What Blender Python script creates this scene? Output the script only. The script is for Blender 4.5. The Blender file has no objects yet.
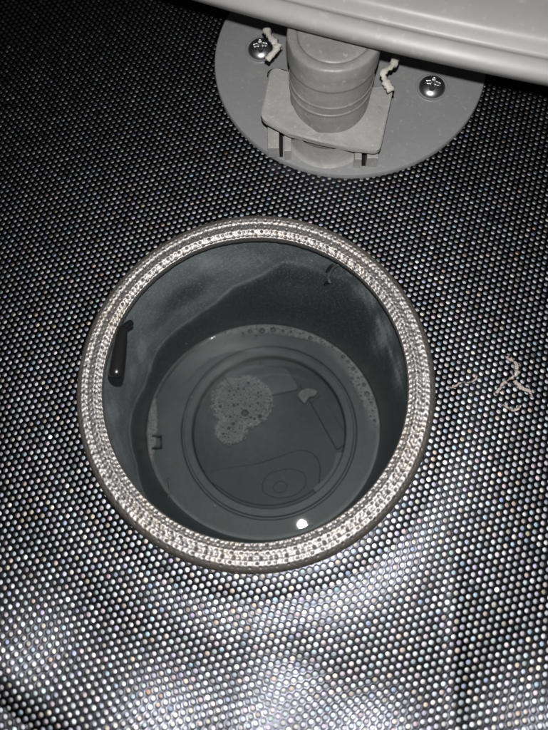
import bpy, bmesh, math, random
import numpy as np
from mathutils import Vector, Matrix
random.seed(7); rng = np.random.default_rng(7)
S = 0.001                       # everything below is worked out in millimetres
scn = bpy.context.scene
# ------------------------------------------------------------------ camera
F = 630.0                       # focal length in photo pixels (photo 548 x 730)
PW, PH = 548.0, 730.0
NAD = (301.0, 545.0)            # where straight down lands in the photo
H = 169.0                       # camera height above the mesh plate, mm
_n = Vector((NAD[0]-PW/2, -(NAD[1]-PH/2), -F)).normalized()
_z = -_n
_x = (Vector((1, 0, 0)) - _z*_z.x).normalized()
_y = _z.cross(_x)
R = Matrix((_x, _y, _z))        # camera space -> world space
cam_d = bpy.data.cameras.new('camera'); cam = bpy.data.objects.new('camera', cam_d)
scn.collection.objects.link(cam); scn.camera = cam
cam.matrix_world = Matrix.Translation((0, 0, H*S)) @ R.to_4x4()
cam_d.sensor_fit = 'VERTICAL'; cam_d.sensor_height = 36; cam_d.lens = 36*F/PH
cam_d.clip_start = 0.005; cam_d.clip_end = 10
cam_d.dof.use_dof = True; cam_d.dof.focus_distance = 0.188; cam_d.dof.aperture_fstop = 14
# ------------------------------------------------------------------ world, light, exposure
w = bpy.data.worlds.new('World'); scn.world = w; w.use_nodes = True
w.node_tree.nodes['Background'].inputs[0].default_value = (0.9, 0.95, 1.0, 1)
w.node_tree.nodes['Background'].inputs[1].default_value = 0.016
ld = bpy.data.lights.new('phone_flash', 'POINT'); ld.energy = 1.5; ld.shadow_soft_size = 0.0017
ld.color = (1.0, 0.985, 0.97)
lo = bpy.data.objects.new('phone_flash', ld); scn.collection.objects.link(lo)
lo.location = (0.001, 0.0150, (H+1)*S)
scn.view_settings.view_transform = 'Standard'; scn.view_settings.look = 'None'
scn.view_settings.exposure = 0; scn.view_settings.gamma = 1; scn.view_settings.use_curve_mapping = False

def at(px, py, z=0.0):
    d = R @ Vector((px-PW/2, -(py-PH/2), -F))
    t = (z-H)/d.z
    return Vector((d.x*t, d.y*t, z))

# ------------------------------------------------------------------ materials
ALB = .76
def mat(name, base, metal=0.0, rough=0.5, bump=0.0, bscale=400, var=0.0, vscale=60, col2=None, attr=None, coat=0.0, speck=0.0, speckcol=(.6, .6, .58), sscale=700):
    if metal < .5: base = tuple(c*ALB for c in base); col2 = tuple(c*ALB for c in col2) if col2 else None; speckcol = tuple(c*ALB for c in speckcol)
    m = bpy.data.materials.new(name); m.use_nodes = True
    nt = m.node_tree; b = nt.nodes['Principled BSDF']
    b.inputs['Base Color'].default_value = (*base, 1); b.inputs['Metallic'].default_value = metal
    b.inputs['Roughness'].default_value = rough
    b.inputs['Coat Weight'].default_value = coat
    tc = nt.nodes.new('ShaderNodeTexCoord')
    if var > 0:
        n = nt.nodes.new('ShaderNodeTexNoise'); n.inputs['Scale'].default_value = vscale; n.inputs['Detail'].default_value = 8
        n.inputs['Roughness'].default_value = 0.65
        nt.links.new(tc.outputs['Object'], n.inputs['Vector'])
        r = nt.nodes.new('ShaderNodeValToRGB'); r.color_ramp.elements[0].position = .35; r.color_ramp.elements[1].position = .7
        c2 = col2 if col2 else tuple(c*(1-var) for c in base)
        r.color_ramp.elements[0].color = (*base, 1); r.color_ramp.elements[1].color = (*c2, 1)
        nt.links.new(n.outputs['Fac'], r.inputs[0]); nt.links.new(r.outputs[0], b.inputs['Base Color'])
        mr = nt.nodes.new('ShaderNodeMapRange'); mr.inputs[3].default_value = max(0.05, rough-.1); mr.inputs[4].default_value = min(1, rough+.12)
        nt.links.new(n.outputs['Fac'], mr.inputs[0]); nt.links.new(mr.outputs[0], b.inputs['Roughness'])
    if speck > 0:
        src = b.inputs['Base Color'].links[0].from_socket
        for sc_, lo_, hi_, am_ in ((sscale, .60, .68, speck), (sscale*.22, .55, .78, speck*.55)):
            k = nt.nodes.new('ShaderNodeTexNoise'); k.inputs['Scale'].default_value = sc_; k.inputs['Detail'].default_value = 4; k.inputs['Roughness'].default_value = .7
            nt.links.new(tc.outputs['Object'], k.inputs['Vector'])
            q = nt.nodes.new('ShaderNodeMapRange'); q.inputs[1].default_value = lo_; q.inputs[2].default_value = hi_; q.inputs[4].default_value = am_
            nt.links.new(k.outputs['Fac'], q.inputs[0])
            mx = nt.nodes.new('ShaderNodeMixRGB'); mx.inputs[2].default_value = (*speckcol, 1)
            nt.links.new(q.outputs[0], mx.inputs[0]); nt.links.new(src, mx.inputs[1]); src = mx.outputs[0]
        nt.links.new(src, b.inputs['Base Color'])
    if attr:
        a = nt.nodes.new('ShaderNodeAttribute'); a.attribute_name = attr
        nt.links.new(a.outputs['Color'], b.inputs['Base Color'])
        if name == 'etched_steel_dot': nt.links.new(a.outputs['Alpha'], b.inputs['Roughness'])
    if bump > 0:
        n2 = nt.nodes.new('ShaderNodeTexNoise'); n2.inputs['Scale'].default_value = bscale; n2.inputs['Detail'].default_value = 5
        nt.links.new(tc.outputs['Object'], n2.inputs['Vector'])
        bp = nt.nodes.new('ShaderNodeBump'); bp.inputs['Strength'].default_value = bump; bp.inputs['Distance'].default_value = 0.0004
        nt.links.new(n2.outputs['Fac'], bp.inputs['Height']); nt.links.new(bp.outputs[0], b.inputs['Normal'])
    return m

M_plate = mat('dark_steel_sheet', (.044, .045, .053), 1.0, .28, .12, 350, .4, 45)
M_bore = mat('black_hole_wall', (.012, .012, .013), 0, .6)
M_dot = mat('etched_steel_dot', (.6, .6, .6), .85, .66, 0, attr='tint')
M_rim = mat('rolled_steel_rim', (.66, .63, .61), .78, .47, .35, 1500, attr='tint')
M_flange = mat('grey_plastic', (.34, .34, .345), 0, .34, .25, 500, .2, 60, (.36, .36, .365), speck=.45)
M_collar = mat('chalky_grey_plastic', (.42, .42, .412), 0, .42, .6, 450, .3, 130, (.52, .515, .5), speck=.5, speckcol=(.72, .71, .68))
M_pipe = mat('limed_grey_plastic', (.27, .27, .265), 0, .42, .9, 260, .2, 90, (.36, .355, .34), speck=.6, speckcol=(.55, .54, .50), sscale=450)
M_arm = mat('pale_grey_plastic', (.38, .378, .372), 0, .42, .15, 200, .1, 40, (.43, .427, .42), speck=.3, speckcol=(.66, .65, .63), sscale=300)
M_screw = mat('polished_steel', (.55, .55, .56), 1.0, .36, .2, 300, .3, 150)
M_pin = mat('black_rubber', (.020, .020, .021), 0, .28, .3, 600)
M_floor = mat('wet_grey_plastic', (.086, .097, .098), 0, .55, .3, 400, .25, 60, (.130, .145, .145), speck=.22, speckcol=(.26, .28, .28), sscale=900)
M_floor2 = mat('wet_dark_plastic', (.044, .050, .051), 0, .6, .3, 300, .45, 55, (.088, .099, .099), speck=.3, speckcol=(.18, .2, .2), sscale=600)
M_line = mat('wet_dark_edge', (.040, .045, .045), 0, .6)
M_tab = mat('pale_limescale', (.28, .30, .295), 0, .7, .4, 500, .4, 300, (.10, .11, .108))
M_scrap = None
M_scrap2 = mat('cream_strand', (.66, .64, .58), 0, .6, .5, 900)

# wall material: dark wet plastic with a dried lime coat whose outline is an attribute of the wall
def wall_material():
    m = bpy.data.materials.new('limed_well_plastic'); m.use_nodes = True
    nt = m.node_tree; L = nt.links; b = nt.nodes['Principled BSDF']
    a = nt.nodes.new('ShaderNodeAttribute'); a.attribute_name = 'lime'
    tc = nt.nodes.new('ShaderNodeTexCoord')
    def noise(s, d=6, r=.6):
        n = nt.nodes.new('ShaderNodeTexNoise'); n.inputs['Scale'].default_value = s; n.inputs['Detail'].default_value = d
        n.inputs['Roughness'].default_value = r; L.new(tc.outputs['Object'], n.inputs['Vector']); return n
    def mth(op, x, y, clamp=False):
        n = nt.nodes.new('ShaderNodeMath'); n.operation = op; n.use_clamp = clamp
        for i, v in enumerate((x, y)):
            if isinstance(v, (int, float)): n.inputs[i].default_value = v
            else: L.new(v, n.inputs[i])
        return n.outputs[0]
    n1 = noise(90); n2 = noise(420, 6, .75); n3 = noise(1300, 3, .7)
    fac = mth('MULTIPLY', a.outputs['Fac'], mth('ADD', .1, mth('MULTIPLY', n1.outputs['Fac'], 1.75)), True)
    c1 = nt.nodes.new('ShaderNodeMixRGB'); c1.inputs[1].default_value = (.040, .046, .050, 1); c1.inputs[2].default_value = (.32, .36, .375, 1)
    L.new(fac, c1.inputs[0])
    sp = nt.nodes.new('ShaderNodeMapRange'); sp.inputs[1].default_value = .54; sp.inputs[2].default_value = .70
    L.new(n2.outputs['Fac'], sp.inputs[0])
    sp3 = nt.nodes.new('ShaderNodeMapRange'); sp3.inputs[1].default_value = .55; sp3.inputs[2].default_value = .68
    L.new(n3.outputs['Fac'], sp3.inputs[0])
    f2 = mth('MULTIPLY', mth('MAXIMUM', mth('MULTIPLY', sp.outputs[0], .28), mth('MULTIPLY', sp3.outputs[0], .75)), mth('ADD', mth('MULTIPLY', a.outputs['Fac'], .85), .34), True)
    c2 = nt.nodes.new('ShaderNodeMixRGB'); c2.inputs[2].default_value = (.55, .58, .58, 1)
    L.new(f2, c2.inputs[0]); L.new(c1.outputs[0], c2.inputs[1]); L.new(c2.outputs[0], b.inputs['Base Color'])
    rr = nt.nodes.new('ShaderNodeMapRange'); rr.inputs[3].default_value = .34; rr.inputs[4].default_value = .7
    L.new(fac, rr.inputs[0]); L.new(rr.outputs[0], b.inputs['Roughness'])
    bp = nt.nodes.new('ShaderNodeBump'); bp.inputs['Strength'].default_value = .4; bp.inputs['Distance'].default_value = .0004
    L.new(n2.outputs['Fac'], bp.inputs['Height']); L.new(bp.outputs[0], b.inputs['Normal'])
    return m
M_wall = wall_material()

def clear_material(name, tint, film, film_facing, rough=.03, ior=1.33, gloss=1.0, dcol=(.80, .84, .84)):
    # thin clear surface: transparent, mirror reflection by Fresnel, and a milky film
    m = bpy.data.materials.new(name); m.use_nodes = True
    nt = m.node_tree; L = nt.links
    for n in list(nt.nodes): nt.nodes.remove(n)
    out = nt.nodes.new('ShaderNodeOutputMaterial')
    t = nt.nodes.new('ShaderNodeBsdfTransparent'); t.inputs[0].default_value = (*tint, 1)
    g = nt.nodes.new('ShaderNodeBsdfGlossy'); g.inputs['Roughness'].default_value = rough
    g.inputs[0].default_value = (gloss, gloss, gloss, 1)
    d = nt.nodes.new('ShaderNodeBsdfDiffuse'); d.inputs[0].default_value = (*dcol, 1)
    fr = nt.nodes.new('ShaderNodeFresnel'); fr.inputs[0].default_value = ior
    lw = nt.nodes.new('ShaderNodeLayerWeight'); lw.inputs[0].default_value = .35
    mr = nt.nodes.new('ShaderNodeMapRange'); mr.inputs[1].default_value = .25; mr.inputs[2].default_value = .9
    mr.inputs[3].default_value = film; mr.inputs[4].default_value = film_facing
    L.new(lw.outputs['Facing'], mr.inputs[0])
    m1 = nt.nodes.new('ShaderNodeMixShader'); m2 = nt.nodes.new('ShaderNodeMixShader')
    L.new(mr.outputs[0], m1.inputs[0]); L.new(t.outputs[0], m1.inputs[1]); L.new(d.outputs[0], m1.inputs[2])
    L.new(fr.outputs[0], m2.inputs[0]); L.new(m1.outputs[0], m2.inputs[1]); L.new(g.outputs[0], m2.inputs[2])
    L.new(m2.outputs[0], out.inputs[0])
    if name == 'water_surface':
        a = nt.nodes.new('ShaderNodeAttribute'); a.attribute_name = 'film'
        tc = nt.nodes.new('ShaderNodeTexCoord')
        n = nt.nodes.new('ShaderNodeTexNoise'); n.inputs['Scale'].default_value = 260; n.inputs['Detail'].default_value = 7
        L.new(tc.outputs['Object'], n.inputs['Vector'])
        mu = nt.nodes.new('ShaderNodeMath'); mu.operation = 'MULTIPLY'
        L.new(a.outputs['Fac'], mu.inputs[0]); L.new(n.outputs['Fac'], mu.inputs[1])
        L.new(mu.outputs[0], m1.inputs[0])
        n4 = nt.nodes.new('ShaderNodeTexNoise'); n4.inputs['Scale'].default_value = 35
        L.new(tc.outputs['Object'], n4.inputs['Vector'])
        bp = nt.nodes.new('ShaderNodeBump'); bp.inputs['Strength'].default_value = .05; bp.inputs['Distance'].default_value = .0005
        L.new(n4.outputs['Fac'], bp.inputs['Height']); L.new(bp.outputs[0], g.inputs['Normal'])
    return m
M_water = clear_material('water_surface', (.875, .91, .912), 0, 0, .02)
M_scrap = clear_material('translucent_scrap', (.85, .82, .80), .55, .85, .25, 1.4, dcol=(.66, .58, .55))
M_froth = clear_material('soap_film', (.95, .95, .95), .30, .9, .10)
M_bubble = clear_material('soap_bubble', (.82, .84, .84), .0, .55, .08)

# ------------------------------------------------------------------ object helpers
C = scn.collection
def props(o, label=None, cat=None, group=None, kind=None):
    if label: o['label'] = label
    if cat: o['category'] = cat
    if group: o['group'] = group
    if kind: o['kind'] = kind
    return o
def thing(name, label, cat, loc=(0, 0, 0), group=None):
    o = bpy.data.objects.new(name, None); C.objects.link(o); o.location = Vector(loc)*S
    o.empty_display_size = .01
    return props(o, label, cat, group)
def obj(name, verts, faces, m, parent=None, smooth=True, loc=(0, 0, 0)):
    """verts in world mm; origin set to loc; parent at its own loc"""
    loc = Vector(loc)
    v = (np.asarray(verts, dtype=float).reshape(-1, 3) - np.array(loc))*S
    me = bpy.data.meshes.new(name); me.from_pydata(v.tolist(), [], [tuple(f) for f in faces]); me.update()
    if smooth: me.polygons.foreach_set('use_smooth', [True]*len(me.polygons))
    me.materials.append(m)
    o = bpy.data.objects.new(name, me); C.objects.link(o)
    if parent is not None:
        o.parent = parent; o.location = loc*S - parent_world(parent)
    else: o.location = loc*S
    return o
def parent_world(p):
    v = p.location.copy()
    while p.parent: p = p.parent; v += p.location
    return v
def copy_tree(o, parent=None):
    c = o.copy(); C.objects.link(c); c.parent = parent
    for ch in list(o.children): copy_tree(ch, c)
    return c
def lathe(profile, c, n=96, c2=None, z0=0.0, z1=1.0, close_top=False, close_bot=False):
    """rings of (r, z) about centre c (slides to c2 between z0 and z1)"""
    V = []; Fc = []
    for (r, z) in profile:
        t = 0 if c2 is None else min(1, max(0, (z-z0)/(z1-z0)))
        cx = c[0] + ((c2[0]-c[0])*t if c2 is not None else 0); cy = c[1] + ((c2[1]-c[1])*t if c2 is not None else 0)
        for k in range(n):
            a = 2*math.pi*k/n; V.append((cx+r*math.cos(a), cy+r*math.sin(a), z))
    for i in range(len(profile)-1):
        for k in range(n):
            k2 = (k+1) % n; Fc.append((i*n+k, i*n+k2, (i+1)*n+k2, (i+1)*n+k))
    if close_bot: Fc.append(tuple(range(n-1, -1, -1)))
    if close_top: Fc.append(tuple(range((len(profile)-1)*n, len(profile)*n)))
    return V, Fc
def prism(poly, z0, z1, bev=.3):
    """solid with outline poly (xy), a small bevel at the top"""
    n = len(poly); c = Vector((sum(p[0] for p in poly)/n, sum(p[1] for p in poly)/n))
    V = [(p[0], p[1], z0) for p in poly] + [(p[0], p[1], z1-bev) for p in poly]
    for p in poly:
        d = (Vector(p[:2])-c); l = d.length; d = d*(max(0, l-bev)/l) if l else d
        V.append((c.x+d.x, c.y+d.y, z1))
    Fc = []
    for i in range(2):
        for k in range(n):
            k2 = (k+1) % n; Fc.append((i*n+k, i*n+k2, (i+1)*n+k2, (i+1)*n+k))
    Fc.append(tuple(range(2*n, 3*n))); Fc.append(tuple(range(n-1, -1, -1)))
    return V, Fc
def smooth_path(P, sub=6, closed=False):
    P = [Vector(p) for p in P]; out = []; n = len(P)
    rngk = range(n if closed else n-1)
    for i in rngk:
        if closed: a, b, c, d = P[i-1], P[i], P[(i+1) % n], P[(i+2) % n]
        else: a, b, c, d = P[max(i-1, 0)], P[i], P[i+1], P[min(i+2, n-1)]
        for s in range(sub):
            t = s/sub
            out.append(.5*((2*b)+(c-a)*t+(2*a-5*b+4*c-d)*t*t+(3*b-a-3*c+d)*t**3))
    if not closed: out.append(P[-1])
    return out
def tube(P, radii, n=8, flat=1.0):
    P = [Vector(p) for p in P]; m = len(P)
    if not hasattr(radii, '__len__'): radii = [radii]*m
    V = []; Fc = []
    for i, p in enumerate(P):
        t = (P[min(i+1, m-1)]-P[max(i-1, 0)]).normalized()
        u = t.cross(Vector((0, 0, 1)))
        u = u.normalized() if u.length > 1e-4 else Vector((1, 0, 0)); v = u.cross(t)
        for k in range(n):
            a = 2*math.pi*k/n; V.append(p+u*math.cos(a)*radii[i]+v*math.sin(a)*radii[i]*flat)
    for i in range(m-1):
        for k in range(n):
            k2 = (k+1) % n; Fc.append((i*n+k, i*n+k2, (i+1)*n+k2, (i+1)*n+k))
    Fc.append(tuple(range(n-1, -1, -1))); Fc.append(tuple(range((m-1)*n, m*n)))
    return V, Fc
def rounded(poly, r, k=5):
    out = []; n = len(poly); P = [Vector(p[:2]) for p in poly]
    for i in range(n):
        a, b, c = P[i-1], P[i], P[(i+1) % n]
        rr = r[i] if hasattr(r, '__len__') else r
        d1 = (a-b); d2 = (c-b); s = min(rr, d1.length*.45, d2.length*.45)
        q0 = b+d1.normalized()*s; q1 = b+d2.normalized()*s
        for j in range(k+1):
            t = j/k; out.append((1-t)**2*q0+2*t*(1-t)*b+t*t*q1)
    return out
def fix_normals(o):
    bm = bmesh.new(); bm.from_mesh(o.data); bmesh.ops.recalc_face_normals(bm, faces=bm.faces); bm.to_mesh(o.data); bm.free()
def by_angle(o, deg=35):
    me = o.data; bm = bmesh.new(); bm.from_mesh(me); bmesh.ops.recalc_face_normals(bm, faces=bm.faces)
    for e in bm.edges:
        e.smooth = not (len(e.link_faces) == 2 and e.calc_face_angle(0) > math.radians(deg))
    for f in bm.faces: f.smooth = True
    bm.to_mesh(me); bm.free()

# ------------------------------------------------------------------ layout
RC = at(254.0, 380.0, 1.5); RC = Vector((RC.x, RC.y, 0))   # centre of the rim
R_IN, R_OUT = 42.3, 49.6; OV = 1.023     # the rim is a touch out of round
WZ = -76.0
WC = at(262.5, 427, WZ); R_W = 45.9; OVW = .93   # the water line is a flattened round
FZ = -82.0
FC = at(268.5, 429.5, FZ)
FOLD = at(330, 250); R_F = (at(88, 703)-FOLD).length

def plate_h(x, y):
    """height of the sheet: flat round the well, rising towards the near edge, then folding up"""
    dx = x-FOLD.x; dy = y-FOLD.y; r = np.hypot(dx, dy)+1e-9
    wgt = np.clip((-dy/r+.15)/.6, 0, 1); wgt = wgt*wgt*(3-2*wgt)
    wob = 2.2*np.sin(np.arctan2(dy, dx)*9+1)+1.2*np.sin(np.arctan2(dy, dx)*23)
    r0 = R_F-24+wob; A = .46
    u = np.clip(r-r0, 0, R_F-r0); h = A*u*u/(2*(R_F-r0))
    v = np.clip(r-R_F, 0, None); k = np.clip(v, 0, 9)          # over the crest and down the far side
    h = h + A*v - (.58/9)*k*k/2 - .12*np.clip(v-9, 0, None)
    h = h*wgt
    h = h - .45*np.exp(-((np.hypot(x-RC.x, (y-RC.y)/OV)-R_OUT-7)/6)**2)*wgt
    h = h + .07*np.sin(x*.13+1+y*.05)*np.cos(y*.11-x*.04) + .02*np.sin(x*.23+y*.17) + .01*np.sin(x*.4-y*.31+2)
    # a shallow press mark and crease in the sheet
    p = DENT; h = h - .35*np.exp(-((x-p.x)**2+(y-p.y)**2)/(2*5.0**2))
    q = CREASE; h = h + .35*np.exp(-((x-q.x-(y-q.y)*.08)**2)/(2*1.6**2)-((y-q.y)**2)/(2*12.**2))
    # settle to the rim foot
    rr = np.hypot(x-RC.x, (y-RC.y)/OV); s = np.clip((rr-R_OUT)/6, 0, 1)
    return h*s
DENT = at(292, 650); CREASE = at(455, 652)

# ------------------------------------------------------------------ the mesh filter: sheet, dots, rim
filt = thing('mesh_filter', 'dark steel micro mesh filter plate with a rolled round rim open over the well', 'filter', (RC.x, RC.y, 0))
def circle3(a, b, c):
    A = np.array([[b.x-a.x, b.y-a.y], [c.x-a.x, c.y-a.y]])*2
    q = np.array([b.x**2+b.y**2-a.x**2-a.y**2, c.x**2+c.y**2-a.x**2-a.y**2]); o = np.linalg.solve(A, q)
    return Vector((o[0], o[1], 0)), math.hypot(a.x-o[0], a.y-o[1])
FLC, R_FL = circle3(at(217, 42, 1.2), at(340, 176, 1.2), at(484, 86, 1.2)); print('flange', R_FL)
PITCH_K = 1.055; HOLE_K = .35; HOLE_D = 1.12; BULGE = .10; VAL0 = .55; VAL1 = .5
# backing under the sheet, out to where nobody looks
radii = np.concatenate([np.linspace(R_OUT-.6, 90, 40), np.linspace(92, 190, 60)])
NA = 240; ang = np.linspace(0, 2*math.pi, NA, endpoint=False)
rr, aa = np.meshgrid(radii, ang, indexing='ij'); X = RC.x+rr*np.cos(aa); Y = RC.y+OV*rr*np.sin(aa); Z = plate_h(X, Y)-1.6
V = np.stack([X, Y, Z], -1).reshape(-1, 3)
Fc = [(i*NA+k, i*NA+(k+1) % NA, (i+1)*NA+(k+1) % NA, (i+1)*NA+k) for i in range(len(radii)-1) for k in range(NA)]
obj('backing', V, Fc, M_plate, filt, loc=(RC.x, RC.y, 0))

# the perforated sheet: one hexagonal cell per hole, each hole with walls and a bright bottom
a1 = (at(274, 638)-at(240, 646.9))/5*PITCH_K; pitch = a1.length; th0 = math.atan2(a1.y, a1.x)
a1 = Vector((a1.x, a1.y)); th = math.radians(60)
a2 = Vector((a1.x*math.cos(th)-a1.y*math.sin(th), a1.x*math.sin(th)+a1.y*math.cos(th)))
N = 190; ii, jj = np.meshgrid(np.arange(-N, N), np.arange(-N, N)); ii = ii.ravel(); jj = jj.ravel()
o0 = at(268, 629.5)
px = o0.x+ii*a1.x+jj*a2.x; py = o0.y+ii*a1.y+jj*a2.y
keep = np.hypot(px-RC.x, (py-RC.y)/OV) > R_OUT-1.6
keep &= np.hypot(px-FLC.x, py-FLC.y) > R_FL-3
def project(x, y, z):
    P = np.stack([x, y, z-H], -1) @ np.array(R)      # world -> camera (R transposed)
    return PW/2+F*P[:, 0]/-P[:, 2], PH/2-F*P[:, 1]/-P[:, 2]
pz = plate_h(px, py); u, v = project(px, py, pz)
keep &= (u > -70) & (u < PW+70) & (v > -50) & (v < PH+60)
px, py = px[keep], py[keep]; nd = len(px); print('holes', nd, 'pitch', pitch)
def warp(x, y):                                     # the sheet was drawn a little out of true
    return x+.35*np.sin(y*.05+x*.02), y+.35*np.sin(x*.045)
HR = HOLE_K*pitch; DEP = HOLE_D; HX = pitch/math.sqrt(3)
hrad = HR*rng.normal(1, .03, nd); jx = rng.normal(0, .02, nd); jy = rng.normal(0, .02, nd)
ka = th0+np.radians(30*np.arange(12)); ha = th0+np.radians(30+60*np.arange(6))
hx = px[:, None]+HX*np.cos(ha); hy = py[:, None]+HX*np.sin(ha); hx, hy = warp(hx, hy)
cx = (px+jx)[:, None]+hrad[:, None]*np.cos(ka); cy = (py+jy)[:, None]+hrad[:, None]*np.sin(ka); cx, cy = warp(cx, cy)
hz = plate_h(hx, hy); cz = plate_h(cx, cy)
top = np.concatenate([np.stack([hx, hy, hz], -1), np.stack([cx, cy, cz-.02], -1), np.stack([cx, cy, cz-DEP-.05], -1)], 1)   # 30 verts a cell
tf = []
for i in range(6):
    k = 1+2*i; c0, c1, c2_ = 6+(k-1) % 12, 6+k % 12, 6+(k+1) % 12
    tf += [(i, c1, c0), (i, c2_, c1), (i, (i+1) % 6, c2_)]
tf = np.array([(a, c, b) for a, b, c in tf])
tq = np.array([(6+k, 6+(k+1) % 12, 18+(k+1) % 12, 18+k) for k in range(12)])
FF = (tf[None]+(np.arange(nd)*30)[:, None, None]).reshape(-1, 3).tolist() + (tq[None]+(np.arange(nd)*30)[:, None, None]).reshape(-1, 4).tolist()
ps = obj('perforated_sheet', top.reshape(-1, 3), FF, M_plate, filt, smooth=False, loc=(RC.x, RC.y, 0)); ps['kind'] = 'stuff'
ps.data.materials.append(M_bore); ps.data.polygons.foreach_set('material_index', [0]*(18*nd)+[1]*(12*nd))
# hole bottoms: shallow dishes, each with its own tilt and tint
gx = rng.normal(0, .05, nd); gy = rng.normal(0, .05, nd)
pol = rng.random(nd) < .04; gx[pol] += rng.normal(0, .12, pol.sum()); gy[pol] += rng.normal(0, .12, pol.sum())
ddx = cx-px[:, None]; ddy = cy-py[:, None]
bot = np.stack([cx, cy, cz-DEP+gx[:, None]*ddx+gy[:, None]*ddy], -1)
mid = bot.mean(1); q_ = mid[:, None]*.4+bot*.6; q_[:, :, 2] += BULGE*.7; cen = mid.copy(); cen[:, 2] += BULGE
Vb = np.concatenate([bot, q_, cen[:, None]], 1)      # 25 verts
tb = []
for k in range(12): k2 = (k+1) % 12; tb += [(k, k2, 12+k2), (k, 12+k2, 12+k), (12+k, 12+k2, 24)]
tb = np.array(tb); FF = (tb[None]+(np.arange(nd)*25)[:, None, None]).reshape(-1, 3)
dots = obj('perforation', Vb.reshape(-1, 3), FF.tolist(), M_dot, filt, loc=(RC.x, RC.y, 0)); dots['kind'] = 'stuff'
dots['label'] = 'hexagonal field of tiny bright holes in the sheet'
val = VAL0+VAL1*rng.beta(1.9, 2.0, nd)
val = np.where(pol, 1.0, val); sat = rng.beta(1.1, 4.2, nd)*.95
hues = np.array([[.55, .7, 1], [1, .72, .5], [.6, .9, 1], [1, .9, .6], [.85, .72, 1], [1, .75, .75], [.7, .9, .8]])
hc = hues[rng.integers(0, len(hues), nd)]
colr = val[:, None]*np.array([.97, .985, 1.05])*(1-sat[:, None]+sat[:, None]*hc)
ca = dots.data.color_attributes.new('tint', 'FLOAT_COLOR', 'POINT')
buf = np.ones((nd, 25, 4)); buf[:, :, 3] = np.where(pol, .50, rng.uniform(.62, .75, nd))[:, None]; buf[:, :, :3] = colr[:, None, :].clip(0, .97)
ca.data.foreach_set('color', buf.ravel())

# rim: a rolled bead with its own dimples
prof = [(50.9, -.3), (50.8, .5), (50.4, 1.6), (49.7, 2.4), (48.8, 2.85), (47.9, 2.8), (47.2, 2.6), (46.5, 2.6), (45.8, 2.7), (45.1, 2.6),
        (44.5, 2.25), (44.0, 2.0), (43.55, 1.95), (43.15, 1.7), (43.0, 1.1), (43.1, .2), (43.5, -1.0), (44.6, -2.2)]
pp = smooth_path([Vector((r*.977, 0, z)) for r, z in prof], 5)
NR = 1500; npf = len(pp); s_len = [0]
for i in range(1, npf): s_len.append(s_len[-1]+(pp[i]-pp[i-1]).length)
s_len = np.array(s_len); pr = np.array([p.x for p in pp]); pzp = np.array([p.z for p in pp])
tx = np.gradient(pr); tz = np.gradient(pzp); ln = np.hypot(tx, tz); nx, nz = tz/ln, -tx/ln
flip = np.where(nz < 0, 1, 1)
A_, Sg = np.meshgrid(np.linspace(0, 2*math.pi, NR, endpoint=False), s_len, indexing='xy')
arc = A_*47.; ncell = round(2*math.pi*47/1.42); cw = 2*math.pi*47/ncell; ch = 1.15
row = np.round(Sg/ch); cx_ = arc/cw + .5*(row % 2); fx = (cx_-np.round(cx_))*cw; fy = Sg-row*ch
jit = .25*np.sin(np.round(cx_)*12.9898+row*78.233)
d2 = ((fx+jit)**2+(fy)**2)
pit = np.exp(-d2/(2*.25**2))*(.75+.45*np.sin(np.round(cx_)*3.7+row*9.1))
nze = rng.normal(0, 1, (npf, NR)); 
for _ in range(2): nze = (nze+np.roll(nze, 1, 1)+np.roll(nze, -1, 1)+np.roll(nze, 1, 0)+np.roll(nze, -1, 0))/5
low = .06*np.sin(A_*61+Sg*1.7)*np.sin(A_*17)+.12*np.sin(A_*5+.5)+.10*np.sin(A_*11+2)+.05*np.sin(A_*37)+.05*np.sin(A_*83+Sg)
flank = np.clip((Sg-2.4)/.9, .03, 1)          # the outer flank is rubbed smooth
disp = -.27*pit*flank+.035*nze*flank+low*.4*(.3+.7*flank)
Rr = pr[:, None]+nx[:, None]*(-disp)*0+(-nx[:, None])*disp*(-1)*(-1)
nrmx = np.where(nz >= 0, nx, -nx); nrmz = np.abs(nz)
# normal that points away from the metal: for the loop run outside->inside it is (tz,-tx) turned outwards
outx = -tz/ln; outz = tx/ln
sgn = np.where(pp[10].z > 0, 1, 1)
if outz[npf//3] < 0: outx, outz = -outx, -outz
Rr = pr[:, None]+outx[:, None]*disp; Zz = pzp[:, None]+outz[:, None]*disp
V = np.stack([RC.x+Rr*np.cos(A_), RC.y+OV*Rr*np.sin(A_), Zz], -1).reshape(-1, 3)
Fc = [(i*NR+k, i*NR+(k+1) % NR, (i+1)*NR+(k+1) % NR, (i+1)*NR+k) for i in range(npf-1) for k in range(NR)]
rim = obj('rim', V, Fc, M_rim, filt, loc=(RC.x, RC.y, 0))
rc_ = np.array([.33, .315, .31]); rb = np.array([.36, .32, .28]); rd = np.array([.07, .065, .06])
pat = .5+.5*np.sin(A_*7+1.3)*np.sin(A_*3-.4)+.25*np.sin(A_*29+Sg*2)
fl = np.clip(1-(Sg-2.8)/1.2, 0, 1); fl = np.clip(fl*.9+.6*np.exp(-((A_-math.pi+math.pi*np.sign(A_-math.pi))/.9)**2)+np.clip(pat-.5, 0, 1)*1.1, 0, .95)
cc_ = rc_[None, None]*(1-fl[..., None])+rb[None, None]*fl[..., None]
pd_ = np.clip(pit*1.25-.35, 0, 1)*flank*.9; cc_ = cc_*(1-pd_[..., None])+rd[None, None]*pd_[..., None]  # darkness of open holes painted into the pit centres
cc_ = cc_*(1+.18*nze[..., None])
bufr = np.ones((npf*NR, 4)); bufr[:, :3] = cc_.reshape(-1, 3).clip(.02, .95)
rim.data.color_attributes.new('tint', 'FLOAT_COLOR', 'POINT').data.foreach_set('color', bufr.ravel())
rim['label'] = 'rolled and dimpled bright rim with brownish outer flank'
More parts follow.
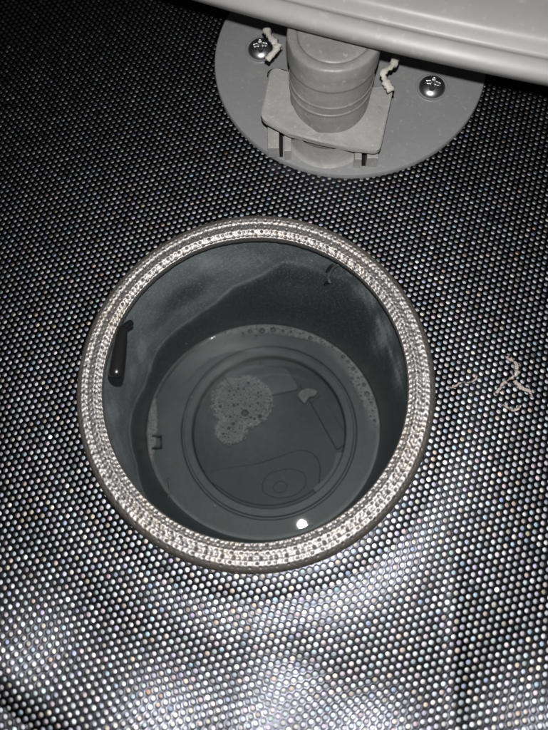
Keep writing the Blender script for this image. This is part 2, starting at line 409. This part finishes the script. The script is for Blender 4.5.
# small flat shard of grey metal stuck up at the rim foot near the bottom
# ------------------------------------------------------------------ the well
well = thing('sump_well', 'round dark grey plastic well under the mesh rim, limescale on its upper wall', 'drain well', (WC.x, WC.y, -92))
WS = .977
wprof = [(44.2, -.8), (45.0, -1.5), (45.9, -3.0), (46.2, -6)] + [(46.2+1.1*(t/16), -6-(t*70/16)) for t in range(1, 17)] + [(47.4, -79), (47.3, -82.2)]
wprof = [(a*WS, b) for a, b in wprof]
wpp = []
for i in range(len(wprof)-1):
    for s in range(4):
        t = s/4; wpp.append((wprof[i][0]*(1-t)+wprof[i+1][0]*t, wprof[i][1]*(1-t)+wprof[i+1][1]*t))
wpp.append(wprof[-1])
NW = 360
def wall_c(z):
    t = min(1, max(0, z/WZ)); return RC.x+(WC.x-RC.x)*t, RC.y+(WC.y-RC.y)*t
def wall_oval(z): return 1+(OV-1)*np.clip(1+z/40, 0, 1)+(OVW-1)*np.clip(-z/76, 0, 1)
def wall_r(z): return float(np.interp(-z, [-p[1] for p in wprof], [p[0] for p in wprof]))
def wall_hit(pxx, pyy):
    zz = -3.0
    for _ in range(400):
        p = at(pxx, pyy, zz); c = wall_c(zz)
        if math.hypot(p.x-c[0], (p.y-c[1])/float(wall_oval(zz))) >= wall_r(zz): break
        zz -= .25
    return (math.atan2((p.y-c[1])/float(wall_oval(zz)), p.x-c[0]), zz)
V, Fc = lathe(wpp, RC, NW, WC, 0, WZ)
Va = np.array(V); cyv = RC.y+(WC.y-RC.y)*np.clip(Va[:, 2]/WZ, 0, 1)
Va[:, 1] = cyv+(Va[:, 1]-cyv)*wall_oval(Va[:, 2])
# gentle out-of-round
wall = obj('wall', Va, Fc, M_wall, well, loc=(WC.x, WC.y, -92))
bound = [wall_hit(*p) for p in [(262, 276), (248, 282), (233, 288), (216, 303), (203, 312), (190, 321), (171, 335), (158, 350), (145, 387), (133, 410), (130, 431), (137, 464), (146, 498), (165, 520)]]
bound += [wall_hit(*p) for p in [(285, 262), (320, 272), (350, 283), (372, 315), (389, 350), (399, 380), (406, 410)]]
bound = sorted(bound); ba = np.array([b[0] for b in bound]); bz = np.array([b[1] for b in bound])
ba = np.concatenate([ba-2*math.pi, ba, ba+2*math.pi]); bz = np.tile(bz, 3)
spots = [(365, 290, 11, 9, .55), (385, 333, 8, 14, .75), (398, 372, 4.5, 16, .9), (372, 300, 6, 8, .5), (345, 262, 14, 6, .5), (377, 345, 6, 10, .5), (310, 262, 20, 8, .25),
         (113, 412, 6, 8, .9), (142, 352, 4, 11, 1.0), (133, 372, 3, 8, .6), (230, 262, 45, 9, .25), (120, 450, 8, 25, .3), (300, 290, 30, 12, .12), (383, 338, 2.5, 10, .8), (391, 352, 2, 7, .8), (378, 322, 2, 6, .7), (352, 274, 8, 2.5, .5), (150, 365, 2, 7, .6)]
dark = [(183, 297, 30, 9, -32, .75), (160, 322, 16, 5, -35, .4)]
Wp = Va; uu, vv = project(Wp[:, 0], Wp[:, 1], Wp[:, 2])
nA = len(V)//NW; lime = np.zeros(len(V))
angs = np.arange(NW)*2*math.pi/NW; angs = np.where(angs > math.pi, angs-2*math.pi, angs)
zb = np.interp(angs, ba, bz)
left = np.clip((-np.cos(angs)*.9+np.sin(angs)*.25+.55)/1.1, .25, 1)
for i, (r_, z_) in enumerate(wpp):
    zb2 = zb+.5*np.sin(angs*37)+.35*np.sin(angs*71+1)+.2*np.sin(angs*133)
    edge = 1/(1+np.exp(-(z_-zb2)/(1.9+2.5*np.clip(np.cos(angs)+.1, 0, 1))))
    rid = .6*np.exp(-((z_-zb-1.0)/1.2)**2)
    lime[i*NW:(i+1)*NW] = (edge*.60+rid)*left
for (sx, sy, rx, ry, am) in spots:
    g = np.exp(-((uu-sx)/rx)**2-((vv-sy)/ry)**2); nzz = .6+.4*np.sin(uu*.9+vv*.4)*np.sin(vv*.7); lime += 1.5*am*g*nzz*(Wp[:, 2] < -1)
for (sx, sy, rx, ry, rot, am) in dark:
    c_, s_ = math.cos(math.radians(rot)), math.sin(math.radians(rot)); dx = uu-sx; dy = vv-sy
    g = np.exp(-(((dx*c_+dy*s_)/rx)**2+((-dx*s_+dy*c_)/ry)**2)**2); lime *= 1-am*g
at_ = wall.data.attributes.new('lime', 'FLOAT', 'POINT'); at_.data.foreach_set('value', lime.clip(0, 1.2))

# floor: shelf, groove, ridge, inner disc
fp = [(50.5, FZ), (36.6, FZ), (36.3, FZ-.3), (36.1, FZ-1.5), (35.4, FZ-1.5), (35.2, FZ-.2), (34.9, FZ+.1), (32.2, FZ+.1), (31.8, FZ-.3), (31.6, FZ-4.6)]
fp = [(a*.975, b) for a, b in fp]
V, Fc = lathe(fp, FC, 160); o = obj('floor_shelf', V, Fc, M_floor, well, loc=(FC.x, FC.y, FZ)); by_angle(o)
V, Fc = lathe([(31.7, FZ-4.5), (15, FZ-4.5), (.01, FZ-4.5)], FC, 96); o = obj('floor_disc', V, Fc, M_floor2, well, loc=(FC.x, FC.y, FZ-4.5))
zf = FZ-4.5
def P2(pts, z): return [(at(a, b, z).x, at(a, b, z).y) for a, b in pts]
def plate(name, pts, z0, z1, m, rad_=1.0, parent=well, bev=.3, label=None):
    pl = rounded(P2(pts, z1), rad_); V, Fc = prism(pl, z0, z1, bev)
    c = (sum(p[0] for p in pl)/len(pl), sum(p[1] for p in pl)/len(pl), z0)
    o = obj(name, V, Fc, m, parent, loc=c); by_angle(o)
    if label: o['label'] = label
    return o
plate('cover_panel', [(222, 374), (250, 364), (288, 368), (300, 389), (268, 396), (238, 392)], zf, zf+1.3, M_floor, 2)
plate('cover_bar', [(311, 403), (321, 394), (345, 432), (344.5, 445), (337, 450)], zf, zf+2.2, M_floor2, 1)
plate('latch_tab', [(297, 396), (301, 390), (308, 387), (318, 391), (315, 396), (309, 397), (305, 404), (302, 401)], zf, zf+3.2, M_tab, .8)
plate('cover_panel', [(346, 452), (337, 451), (334, 465), (323, 481), (312, 489), (317, 494), (330, 484), (342, 467)], zf, zf+1.8, M_floor, 1)
ringpts = []
for k in range(14):
    a = math.radians(205+k*11); ringpts.append((268+72*math.cos(a), 436-70*math.sin(a)))
plate('cover_step', [(198, 474), (225, 468), (255, 464), (280, 456), (300, 449), (313, 452), (321, 463), (320, 482)] + [(q[0], q[1]) for q in ringpts[::-1] if q[1] > 484], zf, zf+.9, M_floor2, 3, bev=.35)
plate('cover_boss', [(262, 482), (270, 472), (290, 468), (305, 472), (307, 485), (296, 496), (275, 499), (262, 492)], zf+.3, zf+1.45, M_floor2, 3, bev=.25)
plate('cover_cap', [(272, 486), (280, 480), (288, 484), (286, 492), (275, 493)], zf+1.2, zf+1.9, M_floor2, 2, bev=.2)
for pts, rad_ in [([(300, 386), (311, 403), (325, 425), (337, 448)], .22),
                  ([(232, 362), (250, 366), (262, 380)], .2),
                  ([(258, 356), (262, 366)], .2)]:
    P = smooth_path([at(a, b, zf+.1) for a, b in pts], 6)
    V, Fc = tube(P, rad_, 6, .7); obj('cover_rib', V, Fc, M_line, well, loc=tuple(P[0]))
# square clip at the left water line and the sensor tabs high on the right wall
def wall_pt(pxx, pyy, inset=0.0):
    a, z = wall_hit(pxx, pyy); c = wall_c(z); r = wall_r(z)-inset
    return Vector((c[0]+r*math.cos(a), c[1]+r*math.sin(a)*float(wall_oval(z)), z))
for pts in [[(152, 436), (162, 436)], [(161, 436), (161.5, 447)], [(152, 448), (162, 447)]]:
    P = [at(a, b, WZ+.8) for a, b in pts]
    V, Fc = tube([P[0], (P[0]+P[1])/2, P[1]], .38, 6); obj('clip_bracket', V, Fc, M_line, well, loc=tuple(P[0]))
for pts, w_ in [([(333, 264), (327, 271)], .7), ([(331, 280), (325, 284)], .7)]:
    P = [wall_pt(a, b, .2) for a, b in pts]; V, Fc = tube([P[0], (P[0]+P[1])/2, P[1]], [w_*.6, w_, w_*.6], 7)
    obj('wall_notch', V, Fc, M_pin, well, loc=tuple(P[0]))
P = [wall_pt(a, b, .3) for a, b in [(340, 263), (333, 268), (329, 277), (331, 281)]]
V, Fc = tube(smooth_path(P, 5), .55, 7); o = obj('wall_tab', V, Fc, M_tab, well, loc=tuple(P[0]))
P = smooth_path([at(a, b, WZ+1) for a, b in [(168, 478), (170, 490), (166, 501), (158, 508), (150, 510)]], 5)
V, Fc = tube(P, .35, 6); obj('wire_loop', V, Fc, M_floor, well, loc=tuple(P[0]))

# ------------------------------------------------------------------ water and foam
nr = 70; NWt = 180; radii = [R_W*(i/nr)**.8 for i in range(nr+1)]; V = [(WC.x, WC.y, WZ)]; 
for r_ in radii[1:]:
    for k in range(NWt):
        a = 2*math.pi*k/NWt; men = .4*math.exp(-(R_W-r_)/.33)
        V.append((WC.x+r_*math.cos(a), WC.y+OVW*r_*math.sin(a), WZ+men))
Fc = [(0, 1+k, 1+(k+1) % NWt) for k in range(NWt)]
for i in range(nr-1):
    for k in range(NWt): b0 = 1+i*NWt; Fc.append((b0+k, b0+NWt+k, b0+NWt+(k+1) % NWt, b0+(k+1) % NWt))
water = obj('water', V, Fc, M_water, None, loc=(WC.x, WC.y, WZ)); props(water, 'still clear grey water standing in the bottom of the round well', 'water', kind='structure')
Wp = np.array(V); uu, vv = project(Wp[:, 0], Wp[:, 1], Wp[:, 2])
# where foam sits (photo pixels): centre patch, upper arc, right arc, left strip
def foam_d(u, v):
    e1 = ((u-242)/28)**2+((v-402)/24)**2; e2 = ((u-231)/15)**2+((v-430)/13)**2
    core = np.maximum(np.exp(-(e1**2)), np.exp(-(e2**2))*.9)
    cut = 1/(1+np.exp(-(-(u-262)-(v-428)*.9+18)/5)); core = core*cut
    return core
rad_px = np.hypot(uu-264, vv-441); 
film = .08*foam_d(uu, vv)
film += .08*np.exp(-(((uu-238)/50)**2+((vv-412)/44)**2)**2)
film += .07*np.exp(-(((uu-235)/28)**2+((vv-357)/12)**2)**2)
edge = np.clip((np.hypot(Wp[:, 0]-WC.x, (Wp[:, 1]-WC.y)/OVW)-(R_W-1.6))/1.6, 0, 1)
film += .25*edge
angw = np.arctan2((Wp[:, 1]-WC.y)/OVW, Wp[:, 0]-WC.x); rW = np.hypot(Wp[:, 0]-WC.x, (Wp[:, 1]-WC.y)/OVW)
def band(a, a0, a1): return 1/(1+np.exp(-(a-a0)*14))*1/(1+np.exp((a-a1)*14))
wR = np.clip((rW-(R_W-5.5))/2, 0, 1)*band(angw, .02, .85); wT = np.clip((rW-(R_W-3.5))/2, 0, 1)*band(angw, .9, 2.0)
film += .22*wR+.16*wT
fa = water.data.attributes.new('film', 'FLOAT', 'POINT'); fa.data.foreach_set('value', film.clip(0, 1))

bub = []      # (x, y, r)
grid = {}
def try_b(x, y, r):
    g = (int(x//2), int(y//2))
    for i in range(-2, 3):
        for j in range(-2, 3):
            for (a, b, c) in grid.get((g[0]+i, g[1]+j), ()):
                if (a-x)**2+(b-y)**2 < ((c+r)*.93)**2: return False
    grid.setdefault(g, []).append((x, y, r)); bub.append((x, y, r)); return True
for (a, b, r) in [(245, 413, 1.75), (260, 416.5, 1.1), (238.5, 389, .85), (244, 389, .8), (234, 395, .7), (256, 410, .7), (249, 390, .5),
                  (250, 332, 1.3), (262, 331, 1.5), (273, 330, 1.4), (283, 331, .9), (243, 334, 1.0), (310, 338, 1.1), (256, 336, .9), (291, 332, .8), (300, 334, .7),
                  (343, 357, 1.1), (348, 362, 1.0), (353, 369, 1.1), (364, 385, 1.1), (367, 394, 1.3), (345, 364, .8), (371, 403, .9), (358, 378, .8)]:
    p = at(a, b, WZ); try_b(p.x, p.y, r)
for _ in range(60000):
    a, b = rng.uniform(195, 285), rng.uniform(370, 455)
    d = float(foam_d(np.array(a), np.array(b)))
    if d < .2+.6*rng.random(): continue
    p = at(a, b, WZ); try_b(p.x, p.y, float(rng.choice([.28, .38, .5, .62], p=[.45, .3, .17, .08]))*(1.55 if d > .6 else 1.0))
for _ in range(40000):
    a = rng.uniform(.0, 2.05); side = a < .87
    wdt = (4.6*math.sin(max(0, min(1, (a+.05)/.85))*math.pi)+.4) if side else 3.0*math.sin(min(1, max(0, (a-.87)/1.1))*math.pi)+.5
    r_ = R_W-.5-rng.uniform(0, wdt)
    x, y = WC.x+r_*math.cos(a), WC.y+OVW*r_*math.sin(a); try_b(x, y, float(rng.choice([.35, .5, .68, .95], p=[.4, .33, .2, .07])))
for _ in range(3000):
    a = rng.uniform(2.85, 3.45); r_ = R_W-.5-rng.uniform(0, 3.2*math.sin((a-2.85)/.6*math.pi)+.2)
    x, y = WC.x+r_*math.cos(a), WC.y+OVW*r_*math.sin(a); try_b(x, y, float(rng.choice([.25, .4])))
for (a, b, r) in [(225, 342, .4), (224, 343, .35), (191, 397, .4), (215, 404.5, .45), (215, 506, .3), (330, 520, .3), (322, 523, .25), (343, 514, .4), (336, 519, .25), (312, 524, .25), (303, 527, .3), (308, 521, .2), (347, 517, .2), (318, 528, .25)]:
    p = at(a, b, WZ); try_b(p.x, p.y, r)
print('bubbles', len(bub))
V = []; Fc = []; nb = 12
for (x, y, r) in bub:
    b0 = len(V)
    for el in (0, 14, 32, 58):
        cr, sr = r*math.cos(math.radians(el)), r*math.sin(math.radians(el))*.85
        for k in range(nb): a = 2*math.pi*k/nb; V.append((x+cr*math.cos(a), y+cr*math.sin(a), WZ+.02+sr))
    V.append((x, y, WZ+.02+r*.85))
    for i in range(3):
        for k in range(nb): k2 = (k+1) % nb; Fc.append((b0+i*nb+k, b0+i*nb+k2, b0+(i+1)*nb+k2, b0+(i+1)*nb+k))
    for k in range(nb): Fc.append((b0+3*nb+k, b0+3*nb+(k+1) % nb, b0+4*nb))
nf_dome = len(Fc)
for (x, y, r) in bub:                 # milky film where each bubble meets its neighbours and the water
    b0 = len(V); w_ = min(.24, .13+.12*r)
    for (q, h_) in ((r+w_*.4, .0), (r+w_*.2, .16), (r-w_*.5, .14), (r-w_*.8, 0)):
        for k in range(nb): a = 2*math.pi*k/nb; V.append((x+max(.03, q)*math.cos(a), y+max(.03, q)*math.sin(a), WZ+.03+h_))
    for i in range(3):
        for k in range(nb): k2 = (k+1) % nb; Fc.append((b0+i*nb+k, b0+i*nb+k2, b0+(i+1)*nb+k2, b0+(i+1)*nb+k))
foam = obj('foam', V, Fc, M_bubble, None, loc=(WC.x, WC.y, WZ)); props(foam, 'clear soap bubbles in patches floating on the well water', 'foam', kind='stuff')
foam.data.materials.append(M_froth)
foam.data.polygons.foreach_set('material_index', [0]*nf_dome+[1]*(len(Fc)-nf_dome))

# ------------------------------------------------------------------ black latch pin hanging inside the rim
pa = at(122, 330, 1.0); pb = at(115.5, 379, 3.0)
pin = thing('latch_pin', 'black rounded pin sticking out inside the left of the mesh rim', 'pin', tuple(pa))
P = [pa.lerp(pb, t) for t in [-.05, 0, .15, .35, .55, .72, .84, .92, .97, 1.0]]
V, Fc = tube(P, [1.1, 1.45, 1.75, 1.95, 2.1, 2.2, 2.25, 2.1, 1.6, .6], 24); obj('shank', V, Fc, M_pin, pin, loc=tuple(pa))
q = [at(125, 322, -1.5), at(128, 329, -1.5), at(122, 335, -1)]
V, Fc = tube(smooth_path([at(131, 323, -3), at(125, 327, -1), at(121, 336, 0)], 4), [1.0]*9, 10); obj('hook', V, Fc, M_pin, pin, loc=tuple(pa))
pk = pa

# ------------------------------------------------------------------ the pipe mount with its round flange
mount = thing('pipe_mount', 'grey plastic pipe socket on a round flange with two screws, above the well', 'pipe mount', (FLC.x, FLC.y, 0))
ml = (FLC.x, FLC.y, 0)
V, Fc = lathe([(R_FL, -.4), (R_FL, 1.1), (R_FL-.3, 1.55), (R_FL-.9, 1.75), (R_FL-8, 1.85), (5, 1.85), (.01, 1.85)], FLC, 160)
o = obj('flange', V, Fc, M_flange, mount, loc=ml); by_angle(o)
fz = 1.85
def screw(px_, py_, rot):
    c = at(px_, py_, fz+1.2); c = Vector((c.x, c.y, fz))
    Rr_ = 4.15; n = 72; prf = []
    V = []; nrg = 36
    for i in range(nrg+1):
        q = 1-i/nrg; r_ = max(.001, Rr_*q**.85)
        for k in range(n):
            a = 2*math.pi*k/n; x, y = r_*math.cos(a), r_*math.sin(a)
            z = 2.5*math.sqrt(max(0, 1-(r_/(Rr_*1.02))**2))
            xr = x*math.cos(rot)+y*math.sin(rot); yr = -x*math.sin(rot)+y*math.cos(rot)
            def slot(u_, v_, L_=2.15, W_=.42):
                return (1/(1+math.exp((abs(u_)-W_)/.09)))*(1/(1+math.exp((abs(v_)-L_)/.12)))
            dep = max(slot(xr, yr), slot(yr, xr), 1/(1+math.exp((r_-.85)/.1)))
            V.append((c.x+x, c.y+y, c.z+.1+z-1.15*dep))
    Fc = [(i*n+k, i*n+(k+1) % n, (i+1)*n+(k+1) % n, (i+1)*n+k) for i in range(nrg) for k in range(n)]
    Fc.append(tuple(range(nrg*n, nrg*n+n)))
    o = obj('screw', V, Fc, M_screw, mount, loc=tuple(c))
    V, Fc = lathe([(5.15, fz-.2), (5.1, fz+.18), (4.8, fz+.32), (4.5, fz+.2), (4.3, fz-.3)], c, 64)
    obj('screw_seat', V, Fc, M_flange, o, loc=tuple(c))
screw(260.5, 47.5, math.radians(4)); screw(432.5, 85.5, math.radians(-14))
# socket, ribs, collar and pipe
PC = at(328, 131, fz); PC = Vector((PC.x, PC.y, 0)); PR = 11.9
V, Fc = lathe([(PR+1.2, fz-.1), (PR+.5, fz+.5), (PR, fz+1.3), (PR-.1, 9.5)], PC, 72); obj('socket', V, Fc, M_collar, mount, loc=(PC.x, PC.y, fz))
zc = 11.0
def box_between(p, q, wd, z0, z1, name, m):
    d = (q-p).normalized(); s = Vector((-d.y, d.x))*wd/2
    pl = [Vector((p.x, p.y))+s, Vector((p.x, p.y))-s, Vector((q.x, q.y))-s, Vector((q.x, q.y))+s]
    V, Fc = prism(pl, z0, z1, .15); o = obj(name, V, Fc, m, mount, loc=(p.x, p.y, z0)); by_angle(o)
for (x0, y0, x1, y1, wd) in [(274, 128, 274, 157, 3.4), (288, 118, 288, 160, 2.0), (357, 130, 357, 168, 2.0), (371, 140, 371, 167, 3.2)]:
    a = at(x0, y0, fz); b = at(x1, y1, fz)
    box_between(Vector((a.x, a.y)), Vector((b.x, b.y)), wd, fz-.1, 6.5, 'rib', M_collar)
for (x0, y0, x1, y1) in [(281, 118, 281, 157), (364, 128, 363.5, 166)]:
    a = at(x0, y0, fz); b = at(x1, y1, fz)
    box_between(Vector((a.x, a.y)), Vector((b.x, b.y)), 1.2, fz-.1, fz+.12, 'slot', M_pin)
for pts in ([(270, 72), (289, 76), (289, 106), (301, 124), (322, 134), (322, 138), (290, 131), (262, 125), (260.5, 120)],
            [(391.5, 94), (374, 91), (366, 108), (353, 123), (322, 134), (322, 138), (345, 143), (377, 150.5), (381, 147)]): pass
collar = [(271, 71), (300, 78), (352, 90), (392.5, 93), (380, 152), (351, 147.5), (320, 141), (290, 134), (261, 127)]
pl = rounded(P2(collar, zc), [4, .5, .5, 3, 2.2, .5, .5, .5, 2.2], 5)
V, Fc = prism(pl, zc-2.0, zc, .5); V = [(x, y, z+.011*((x-PC.x)**2)*(1 if y > PC.y-6 else .35)) for x, y, z in V]; o = obj('collar', V, Fc, M_collar, mount, loc=(PC.x, PC.y, zc-2)); by_angle(o)
# thin black tubes standing in for the shadow gaps behind the ears
for pts in ([(267.5, 75), (271.5, 70.5), (280, 70), (287, 72)], [(378, 90), (384, 90.5), (390, 91.5), (393.5, 96)]):
    P = smooth_path([at(a, b, zc-1.2) for a, b in pts], 4); V, Fc = tube(P, [.1]+[.38]*(len(P)-2)+[.1], 7); obj('ear_gap_shade', V, Fc, M_pin, mount, loc=tuple(P[0]))
pipe_prof = [(PR-.5, 4), (PR-.5, zc+.3), (PR-.4, 16), (PR-.35, 18), (PR-.1, 18.2), (PR-.1, 18.7), (PR-.3, 19), (PR-.2, 20.5), (PR+.05, 20.7), (PR+.05, 21.2), (PR-.1, 21.5), (PR+.05, 25.8),
             (PR+.55, 26.2), (PR+.7, 28.5), (PR+.9, 31.5), (PR+.6, 32.4), (PR-.3, 32.7), (PR-1.6, 32.5), (PR-2.2, 31.8), (PR-2.6, 32.6), (1, 32.8), (.05, 32.8)]
pf = [(p.x, p.z) for p in smooth_path([Vector((r, 0, z)) for r, z in pipe_prof], 4)]
V, Fc = lathe(pf, (PC.x, PC.y+2.3), 96, (PC.x+.8, PC.y+8.3), 12, 33)
V = [(x+.05*math.sin(z*2.1+x)*math.sin(y*1.3), y+.05*math.sin(z*1.7+y), z) for x, y, z in V]
obj('pipe', V, Fc, M_pipe, mount, loc=(PC.x, PC.y, 4))
# pale frayed strands at both sides of the pipe
for n_, (pts, lab) in enumerate([([(266, 29), (270, 37), (277, 46), (272, 54), (267, 60)], 'pale bent strand stuck beside the left screw'),
                  ([(396, 57), (392, 66), (383, 73), (386, 82), (391, 91)], 'pale bent strand stuck beside the right screw')]):
    P = smooth_path([at(a, b, 19+1.0*math.sin(i)) for i, (a, b) in enumerate(pts)], 5)
    g_ = np.random.default_rng(n_+11); V, Fc = tube(P, [max(.3, .95+g_.normal(0, .28)) for i in range(len(P))], 9, .7); V = [Vector(v_)+Vector(g_.normal(0, .16, 3)) for v_ in V]; o = obj('strand', V, Fc, M_scrap2, None, loc=tuple(P[0]))
    props(o, lab, 'strand', 'pale strands on the pipe mount')

# ------------------------------------------------------------------ spray arm, close to the lens
az = 42.0
A0 = at(180, -9, az); A1 = at(548, 83, az); ad = (A1-A0).normalized(); an = Vector((-ad.y, ad.x, 0))
arm = thing('spray_arm', 'pale grey plastic spray arm running across the top, above the pipe mount', 'spray arm', tuple((A0+A1)/2))
# profile across the arm: (distance from the near edge, height)
ap = [(9, -9), (3.5, -6.5), (1.0, -3.5), (.4, -1.5), (1.5, 0), (3.4, 1.0), (4.6, .4), (5.2, -.6), (6.4, -.9), (7.4, .2), (8.6, 1.9), (10.5, 2.7), (14, 3.3), (20, 3.6), (30, 3.6), (44, 3.0), (50, 0), (50, -9)]
ap = smooth_path([Vector((a, b, 0)) for a, b in ap], 4)
V = []; mid = (A0+A1)/2; L0, L1, nl = -75, 75, 60
for i in range(nl+1):
    s = L0+(L1-L0)*i/nl
    for p in ap:
        q = mid+ad*s+an*(p.x+.0006*s*s); V.append((q.x, q.y, az+p.y+.01*s))
npp = len(ap); Fc = [(i*npp+k, i*npp+k+1, (i+1)*npp+k+1, (i+1)*npp+k) for i in range(nl) for k in range(npp-1)]
Fc += [(i*npp+npp-1, i*npp, (i+1)*npp, (i+1)*npp+npp-1) for i in range(nl)]
Fc += [tuple(range(npp)), tuple(range(nl*npp, nl*npp+npp))[::-1]]
o = obj('arm_shell', V, Fc, M_arm, arm, loc=tuple(mid)); fix_normals(o)

# ------------------------------------------------------------------ scraps on the mesh
def scrap(pts, rad_, lab, m=M_scrap, flat=.6, seed=1):
    g = np.random.default_rng(seed)
    P = smooth_path([at(a+g.normal(0, .5), b+g.normal(0, .5), .35+.3*g.random()) for i, (a, b) in enumerate(pts)], 6)
    k = len(P); rw = g.normal(0, 1, k+4); rw = np.convolve(rw, np.ones(4)/4, 'valid')[:k]
    rr_ = [max(.12, rad_*(.9+.75*rw[i])*(1 if 1 < i < k-2 else .5)) for i in range(k)]
    V, Fc = tube(P, rr_, 9, flat)
    V = [Vector(v_)+Vector(g.normal(0, .13, 3)) for v_ in V]
    o = obj('food_scrap', V, Fc, m, None, loc=tuple(P[0])); props(o, lab, 'food scrap', 'food scraps on the mesh right of the rim')
scrap([(507, 356), (511, 358), (515, 361), (517.5, 367), (517, 373), (513, 377), (507, 381), (502, 385), (499, 390), (498, 395)], .6, 'hooked pinkish scrap of food lying on the mesh right of the rim', seed=2)
scrap([(513, 382), (518, 384), (523, 388), (528, 391), (532, 397)], .6, 'short pinkish scrap running right from the hooked scrap', seed=3)
scrap([(501, 405), (506, 407), (510, 409), (516, 410), (521, 406)], .35, 'thin faint scrap lying just below the hooked scrap', seed=4)
scrap([(478, 376), (474, 380), (468, 383), (461, 382), (455, 386), (450, 388)], .35, 'small pale smear on the mesh between the rim and the hooked scrap', seed=5)
